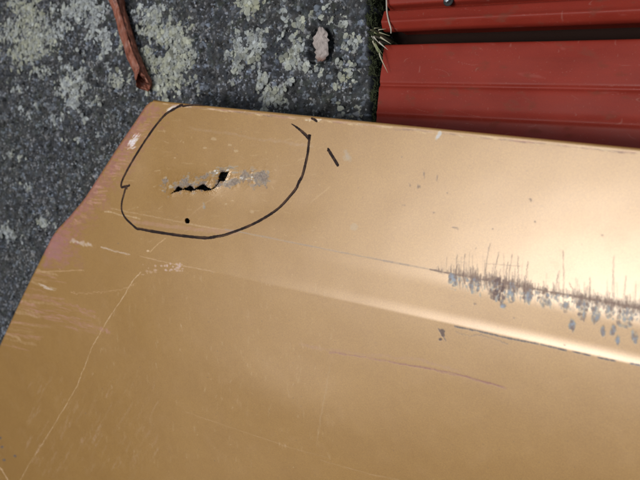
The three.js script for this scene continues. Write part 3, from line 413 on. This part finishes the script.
    const a = oc[k + 3] / 255; R = lerp(R, oc[k], a); G = lerp(G, oc[k + 1], a); B = lerp(B, oc[k + 2], a);
    let m = om[k] / 255;
    const fk = flake(x, z);
    if (fk > 0.05) {                                                  // corroded metal: grey-brown scale with a ragged border
      const c = sstep(0.5, 0.7, fk * 0.62 + 0.5 * n2b(x * 42 + 1.7, z * 60) + 0.4 * fbm(n2, x * 130, z * 180, 4)) * 0.85, tt = fbm(n2b, x * 330, z * 330, 3), edge = sstep(-0.0028, 0, openness(x, z));
      R = lerp(R, 122 + 46 * tt - 30 * edge, c); G = lerp(G, 104 + 46 * tt - 36 * edge, c); B = lerp(B, 90 + 48 * tt - 38 * edge, c); m = Math.max(m, c * 0.75);
    }
    col[k] = clamp(R, 0, 255); col[k + 1] = clamp(G, 0, 255); col[k + 2] = clamp(B, 0, 255); col[k + 3] = 255;
    orm[k] = Math.round(255 * clamp(1 - m * 1.2));                                                        // coat left
    orm[k + 1] = Math.round(255 * clamp(0.43 + 0.012 * mot + 0.02 * film + 0.4 * m));
    orm[k + 2] = Math.round(255 * clamp(0.22 * (1 - m * 1.15))); orm[k + 3] = 255;
    bmp[k] = bmp[k + 1] = bmp[k + 2] = Math.round(255 * clamp(0.6 + 0.012 * n2(x * 480, z * 480) + 0.03 * fl - 0.35 * m)); bmp[k + 3] = 255;
  }
  const o = dtex(orm, TW, TH); gold.paint = new THREE.MeshPhysicalMaterial({ map: dtex(col, TW, TH, true), roughnessMap: o, metalnessMap: o, clearcoatMap: o, roughness: 1, metalness: 1, ior: 2.15, clearcoat: 1.0, clearcoatRoughness: 0.34, bumpMap: dtex(bmp, TW, TH), bumpScale: 0.00018, side: THREE.DoubleSide });
}
{
  const t = new THREE.Group(); t.name = 'car_body_panel'; scene.add(t); tag(t, 'worn gold car body panel with rust holes ringed in black marker', 'car panel');
  // outline of the end in photo pixels; rows run from the top edge (0) over ridge (1) and crease (2) to the bottom edge (3)
  const END = [[0, 153, 102], [0.035, 150, 103.6], [0.08, 146.5, 108], [0.25, 136.5, 123], [0.5, 118, 150], [0.8, 98, 181], [1, 85, 201], [1.4, 70, 219], [1.8, 57.5, 232], [2, 51, 242], [2.1, 44, 256], [2.3, 24, 296], [2.5, 1, 346], [2.7, -33, 420], [2.85, -60, 478]].map(([v, a, b]) => { const p = onPanel(a, b); return [v, p[0], p[1]]; });
  { const a = END[END.length - 2], b = END[END.length - 1]; END.push([3, b[1] + (b[1] - a[1]) * 1.2, b[2] + (b[2] - a[2]) * 1.2]); }
  const endAt = (v) => { let i = 1; while (i < END.length - 1 && END[i][0] < v) i++; const [a, b] = [END[i - 1], END[i]], f = (v - a[0]) / (b[0] - a[0]); return [lerp(a[1], b[1], f), lerp(a[2], b[2], f)]; };
  const RIGHT = [onLevel(640, 151.5, A_Y - 0.004), onPanel(640, 309), onPanel(640, 366), null]; RIGHT[3] = [RIGHT[2][0] - 0.03, RIGHT[2][1] + 0.17];
  const extend = (v) => { const k = Math.min(2, Math.floor(v)), f = v - k, R = [lerp(RIGHT[k][0], RIGHT[k + 1][0], f), lerp(RIGHT[k][1], RIGHT[k + 1][1], f)], base = END[0], B = [lerp(endAt(k)[0], endAt(k + 1)[0], f), lerp(endAt(k)[1], endAt(k + 1)[1], f)], dx = R[0] - B[0], dz = R[1] - B[1], L = Math.hypot(dx, dz); return [R[0] + dx / L * 0.16, R[1] + dz / L * 0.16]; };
  const rows = []; const seg = (a, b, n) => { for (let i = 0; i < n; i++) rows.push(lerp(a, b, i / n)); };
  // fine rows and columns round the perforations
  const vFine0 = 0.40, vFine1 = 1.02; seg(0, 0.14, 40); seg(0.14, vFine0, 26); seg(vFine0, vFine1, 250); seg(vFine1, 2, 46); seg(2, 2.06, 8); seg(2.06, 3, 70); rows.push(3);
  const pt = (u, v) => { const a = endAt(v), b = extend(v); return [lerp(a[0], b[0], u), lerp(a[1], b[1], u)]; };
  const cols = []; const cs = (a, b, n) => { for (let i = 0; i < n; i++) cols.push(lerp(a, b, i / n)); };
  cs(0, 0.05, 24); cs(0.05, 0.09, 12); cs(0.09, 0.30, 330); cs(0.30, 1, 150); cols.push(1);
  // skin plus rolled edges: columns before the first roll over the end, rows before the first over the top edge
  const EC = 14, ER = 10, nu = cols.length + EC, nv = rows.length + ER, field = new Float32Array(nu * nv).fill(-1);
  const uvOf = (x, z) => [(x - PX0) / PW, (z - PZ0) / PH];
  const roll = (k, n, r, drop) => { const a = k / n; if (a < 0.7) { const th = a / 0.7 * Math.PI / 2; return [r * Math.sin(th), r * (1 - Math.cos(th)), r * th]; } const b = (a - 0.7) / 0.3; return [r, r + drop * b, r * Math.PI / 2 + drop * b]; };
  const g = grid(nu, nv, (i, j) => {
    const u = cols[Math.max(0, i - EC)], v = rows[Math.max(0, j - ER)], [x, z] = pt(u, v); let y = panelY(x, z) + blister(x, z), ox = 0, oz = 0, ux = 0, uz = 0;
    if (i < EC) {
      const a = endAt(Math.max(0, v - 0.06)), b = endAt(Math.min(3, v + 0.06)), L = Math.hypot(b[0] - a[0], b[1] - a[1]), nx = -(b[1] - a[1]) / L, nz = (b[0] - a[0]) / L, s = nx < 0 ? 1 : -1;
      const near = sstep(0, 0.1, v), [o, d, l] = roll(EC - i, EC, lerp(0.0012, 0.0055, near), Math.max(0, lerp(0.012, y - 0.0075, near))); y -= d; ox += nx * s * o; oz += nz * s * o; ux += nx * s * l; uz += nz * s * l;
    }
    if (j < ER) { const [o, d, l] = roll(ER - j, ER, 0.0018, 0.012); y -= d; oz -= o; ux += 0; uz -= l; }
    if (i >= EC && j >= ER) field[j * nu + i] = openness(x, z) || -1e-9;
    return [x + ox, y, z + oz, ...uvOf(x + ux, z + uz)];
  }, field, 0.0011);
  obj('outer_skin', g, gold.paint, t);
  // folded stiffening flanges that carry the panel: along the bottom edge and the far end
  const steel = new THREE.MeshStandardMaterial({ color: new THREE.Color(0.10, 0.085, 0.07), roughness: 0.8 });
  const bottom = grid(40, 6, (i, j) => { const [x, z] = pt(i / 39, 3); return [x, lerp(panelY(x, z), 0.0005, j / 5), z + 0.004 * Math.sin(j / 5 * 1.57)]; });
  const side = grid(6, 60, (i, j) => { const [x, z] = pt(1, 3 * j / 59); return [x + 0.004 * Math.sin(i / 5 * 1.57), lerp(panelY(x, z), 0.004, i / 5), z]; });
  obj('flange', bottom, gold.paint, t); obj('flange', side, gold.paint, t);
  // marker strokes: thin films of dark ink on the paint
  const ink = new THREE.MeshPhysicalMaterial({ vertexColors: true, roughness: 0.7, specularIntensity: 0.5 });
  const r = rng(31);
  function ribbon(name, pts, wpx, label) {
    const c = new THREE.CatmullRomCurve3(pts.map(([a, b, w]) => { const p = onPanel(a, b); return new THREE.Vector3(p[0], w ?? 1, p[1]); }), false, 'centripetal'), n = pts.length * 12, pos = [], colr = [], idx = [], p = new THREE.Vector3(), q = new THREE.Vector3(), W = 5;
    for (let i = 0; i <= n; i++) {
      c.getPoint(i / n, p); c.getTangent(i / n, q); const L = Math.hypot(q.x, q.z) || 1, nx = -q.z / L, nz = q.x / L, w = p.y * wpx * 0.00050 * (1 + 0.16 * n2(i * 0.35, wpx)) * sstep(-0.5, 2.5, Math.min(i, n - i));
      for (let k = 0; k < W; k++) { const s = k / (W - 1) * 2 - 1, x = p.x + nx * w * s, z = p.z + nz * w * s, d = 0.006 + 0.022 * clamp(0.4 + n2b(i * 0.22, k * 0.9 + 3)) * (k === 0 || k === W - 1 ? 1.3 : 0.7); pos.push(x, panelY(x, z) + blister(x, z) + 0.00009, z); const thin = (k > 0 && k < W - 1 ? 1 : 0.4) * sstep(0.1, 0.8, n2(i * 0.05, wpx * 7 + k * 0.2)) * 0.05; colr.push(d * 1.5 + thin * 1.4, d * 0.72 + thin * 0.75, d * 0.6 + thin * 0.4); }
      if (i) for (let k = 0; k < W - 1; k++) { const a = (i - 1) * W + k, b = i * W + k; idx.push(a, a + 1, b, a + 1, b + 1, b); }
    }
    const gg = new THREE.BufferGeometry(); gg.setAttribute('position', new THREE.Float32BufferAttribute(pos, 3)); gg.setAttribute('color', new THREE.Float32BufferAttribute(colr, 3)); gg.setIndex(idx); gg.computeVertexNormals();
    const o = obj(name, gg, ink, t); o.userData.label = label; return o;
  }
  ribbon('marker_line', [[130, 184.5, .8], [125, 186.5], [121.5, 187], [121.5, 183], [125, 174.5], [133, 160], [145, 141], [157, 124], [166, 114], [175, 108.5], [184, 106, .8], [194, 105, .6], [206, 105.6, .35]], 2.6, 'black marker stroke curving round the corner above the holes');
  ribbon('marker_line', [[127.5, 189, .7], [124, 194], [121.8, 203], [122, 211], [125.5, 218], [132, 224.5], [143, 229.5, 1.15], [160, 232.6, 1.2], [180, 235.5, 1.2], [200, 237.6, 1.2], [216, 236.6, 1.1], [232, 232.5], [250, 225.5], [266, 217], [280, 207], [291, 195], [299, 182, 1.1], [304.5, 168], [307.6, 154], [309, 142], [308.4, 138, 1.2], [303, 132.5], [297, 127.5, .7], [291, 123.5, .3]], 2.5, 'black marker stroke looping under and beside the rust holes');
  ribbon('marker_dash', [[327.6, 149, 1.1], [331, 154], [335, 160.5], [338.5, 166.5, .9]], 2.6, 'short black marker dash outside the ring');
  ribbon('marker_dash', [[311, 118, .8], [314.5, 119.6], [317.5, 122, .7]], 2.2, 'tiny black marker tick at the panel edge');
}

// ------------------------------------------------------------------ curled dead leaf
{
  const y0 = 0.0075, spine = [[112, -18], [117, 0], [121, 14], [128, 36], [135, 56], [141, 70], [145, 82], [148, 93]].map(([a, b]) => { const p = onLevel(a, b, y0); return new THREE.Vector3(p[0], slabY(p[0], p[1]) * 0.3 + y0, p[1]); });
  const c = new THREE.CatmullRomCurve3(spine), NU = 44, NV = 70, p = new THREE.Vector3(), q = new THREE.Vector3();
  const mk = (off) => grid(NU, NV, (i, j) => {
    const a = i / (NU - 1), s = j / (NV - 1) * (1 - 0.24 * Math.abs(a - 0.35) - 0.02 * n2(a * 6, 4)); c.getPoint(s, p); c.getTangent(s, q); const L = Math.hypot(q.x, q.z), nx = -q.z / L, nz = q.x / L;
    const open = sstep(0.72, 0.95, s), tip = sstep(0.88, 1.0, s), turn = lerp(2.2, 1.45, open) * Math.PI, th = -0.5 * Math.PI - turn * 0.44 + a * turn;
    let r = lerp(0.0086, 0.0080, s) + 0.0026 * open; r *= (1 - 0.86 * tip * tip) * (0.70 + 0.30 * a + 0.16 * n3(s * 7, a * 2, 3) + 0.10 * Math.abs(n3(s * 4, a * 9, 5))); r *= 1 + 0.35 * (1 - sstep(0.05, 0.28, s)); r += off;
    const crinkle = 0.0011 * n3(s * 22, a * 7, 8) + 0.0005 * n3(s * 60, a * 16, 2);
    return [p.x + nx * Math.cos(th) * r + crinkle, Math.max(p.y + (Math.sin(th) * r + r * 0.15) * 0.95 + crinkle, -0.001), p.z + nz * Math.cos(th) * r, a * 0.03, s * 0.14];
  });
  const N = 256, d = new Uint8Array(N * N * 4);
  for (let j = 0; j < N; j++) for (let i = 0; i < N; i++) { const k = (j * N + i) * 4, f = fbm(n2, i * 0.05, j * 0.012, 4), v = Math.abs(((i + j * 0.4) % 42) - 21) < 1.4 ? 14 : 0; const sp = sstep(0.35, 0.6, fbm(n2b, i * 0.03, j * 0.03, 3)) * 34; d[k] = clamp(134 + 40 * f + v - sp, 0, 255); d[k + 1] = clamp(80 + 32 * f + v - sp, 0, 255); d[k + 2] = clamp(62 + 28 * f + v * 0.7 - sp, 0, 255); d[k + 3] = 255; }
  const mp = dtex(d, N, N, true); mp.repeat.set(30, 12);
  const m = new THREE.MeshPhysicalMaterial({ map: mp, roughness: 0.55, side: THREE.DoubleSide });
  tag(obj('dead_leaf', mergeGeometries([mk(0), mk(-0.0003)]), m), 'curled reddish brown dead leaf lying on the lichen-spotted pavement', 'leaf');
}

// ------------------------------------------------------------------ pale crumpled leaf standing in the pit
{
  const [x0, z0] = onLevel(322, 29, 0.002), [x1, z1] = onLevel(324, 63, -0.001), [sx] = SLAB_PPM(324, 46), NU = 30, NV = 50, cl = [];
  const mk = (off) => grid(NU, NV, (i, j) => {
    const s = j / (NV - 1), a = i / (NU - 1) * 2 - 1, w = 8.4 * sx * Math.pow(Math.sin(Math.PI * clamp(0.10 + s * 0.82)), 0.55) * (1 + 0.10 * n2(s * 4, a > 0 ? 3 : 8));
    const fold = 0.0042 * (1 - a * a) + 0.0012 * Math.sin(s * 11 + a * 2.2) * (0.3 + 0.7 * Math.abs(a)) + 0.0008 * n3(s * 7, a * 2, 2);
    if (!off) { const t = 0.34 + 0.07 * n3(s * 6, a * 3, 9) + 0.04 * n3(s * 24, a * 10, 4), e = sstep(0.78, 1, s); cl.push(lerp(t * 1.08, 0.17, e), lerp(t * 0.92, 0.085, e), lerp(t * 0.86, 0.06, e)); }
    return [lerp(x0, x1, s) + a * w + 0.0012 * n2(s * 5, 1), 0.0035 + fold + a * 0.0022 + off, lerp(z0, z1, s) + 0.0008 * n2(a * 3, s * 4)];
  });
  const g = mergeGeometries([mk(0), mk(-0.0003)]); g.setAttribute('color', new THREE.Float32BufferAttribute([...cl, ...cl], 3));
  tag(obj('dead_leaf_001', g, new THREE.MeshStandardMaterial({ vertexColors: true, roughness: 0.75, side: THREE.DoubleSide })), 'pale pinkish crumpled dead leaf caught in a dark pit of the pavement', 'leaf');
}

// ------------------------------------------------------------------ dry grass and moss in the gap by the red sheet
const straw = [[0.36, 0.33, 0.24], [0.28, 0.27, 0.17], [0.20, 0.22, 0.11], [0.42, 0.39, 0.33]].map((c) => new THREE.MeshStandardMaterial({ color: new THREE.Color(...c), roughness: 0.8, side: THREE.DoubleSide }));
function blade(pts, w) {                                             // folded blade along world points
  const c = new THREE.CatmullRomCurve3(pts), n = 14, p = new THREE.Vector3(), q = new THREE.Vector3();
  return grid(3, n + 1, (i, j) => { const t = j / n; c.getPoint(t, p); c.getTangent(t, q); const L = Math.hypot(q.x, q.z) || 1, s = (i - 1) * w * (t < 0.15 ? 0.6 + t * 2.6 : 1 - 0.9 * ((t - 0.15) / 0.85) ** 2); return [p.x - q.z / L * s, p.y + Math.abs(i - 1) * w * 0.35, p.z + q.x / L * s]; });
}
{
  const t = new THREE.Group(); t.name = 'grass_tuft'; scene.add(t); tag(t, 'small dried grass tuft in the gap beside the red sheet', 'grass');
  const [bx, bz] = onLevel(381, 37, -0.01); t.position.set(bx, SOIL_Y, bz); const r = rng(9);
  const W = (px, py, y) => { const p = onLevel(px, py, y); return new THREE.Vector3(p[0] - bx, y - SOIL_Y, p[1] - bz); };
  const tips = [[375, 47, .003], [378, 53, .004], [384, 60, .004], [388, 50, .006], [391, 44, .007], [390, 36, .008], [377, 34, .006], [374, 40, .003], [386, 29, .008], [380, 28, .006], [383, 55, .006], [379, 43, .008], [388, 73, .004], [373, 31, .002]];
  tips.forEach(([px, py, y], i) => { const a = new THREE.Vector3((r() - 0.5) * 0.003, 0, (r() - 0.5) * 0.004), b = W(px, py, y), m = a.clone().lerp(b, 0.55); m.y = Math.max(b.y, 0.048) + 0.002 + 0.004 * r(); obj('blade', blade([a, a.clone().lerp(m, 0.6).setY(m.y * 0.75), m, b], 0.0007 + 0.0005 * r()), straw[i % 4], t); });
}
{
  const pts = [[386, -20, .004], [386.5, 0, .005], [387, 12, .006], [389, 22, .010], [391, 29, .009], [391, 33, .006]].map(([a, b, y]) => { const p = onLevel(a, b, y); return new THREE.Vector3(p[0], y, p[1]); });
  tag(obj('straw_stem', new THREE.TubeGeometry(new THREE.CatmullRomCurve3(pts), 40, 0.0007, 6), straw[3]), 'pale dry straw stem lying along the end of the red sheet', 'straw');
  const r = rng(41), CNT = 5200, g = new THREE.TetrahedronGeometry(1, 1), im = new THREE.InstancedMesh(g, new THREE.MeshStandardMaterial({ color: 0xffffff, roughness: 1 }), CNT), M = new THREE.Matrix4(), q = new THREE.Quaternion(), e = new THREE.Euler(), c = new THREE.Color();
  for (let i = 0; i < CNT; i++) {
    let z = lerp(EDGE_Z0 - 0.08, EDGE_Z1 + 0.06, r()); if (fbm(n2b, z * 55, 2, 2) < -0.1) z += 0.012 * r(); const k = r(), clump = fbm(n2b, z * 55, 2, 2), y = (clump > 0 ? 0 : -0.004) - 0.036 * k * k, x = edgeX(z) - 0.003 * r() * (clump > 0 ? 1.4 : 0.5) + 0.0035 + 0.005 * k + 0.003 * r() * (clump > 0.05 ? 1.2 : 0.4), s = 0.0005 + 0.0012 * r();
    q.setFromEuler(e.set(r() * 6, r() * 6, r() * 6)); M.compose(new THREE.Vector3(x, y, z), q, new THREE.Vector3(s * 0.5, s * 1.8, s * 0.5)); im.setMatrixAt(i, M);
    const d = 0.3 + 0.7 * r(); im.setColorAt(i, c.setRGB(0.045 * d, 0.055 * d, 0.02 * d));
  }
  im.name = 'moss'; im.castShadow = im.receiveShadow = true; im.userData = { kind: 'stuff', label: 'dark moss growing on the broken pavement edge', category: 'moss' }; scene.add(im);
}

scene.traverse((o) => { if (o.isMesh) o.castShadow = o.receiveShadow = true; });
renderer.render(scene, camera);
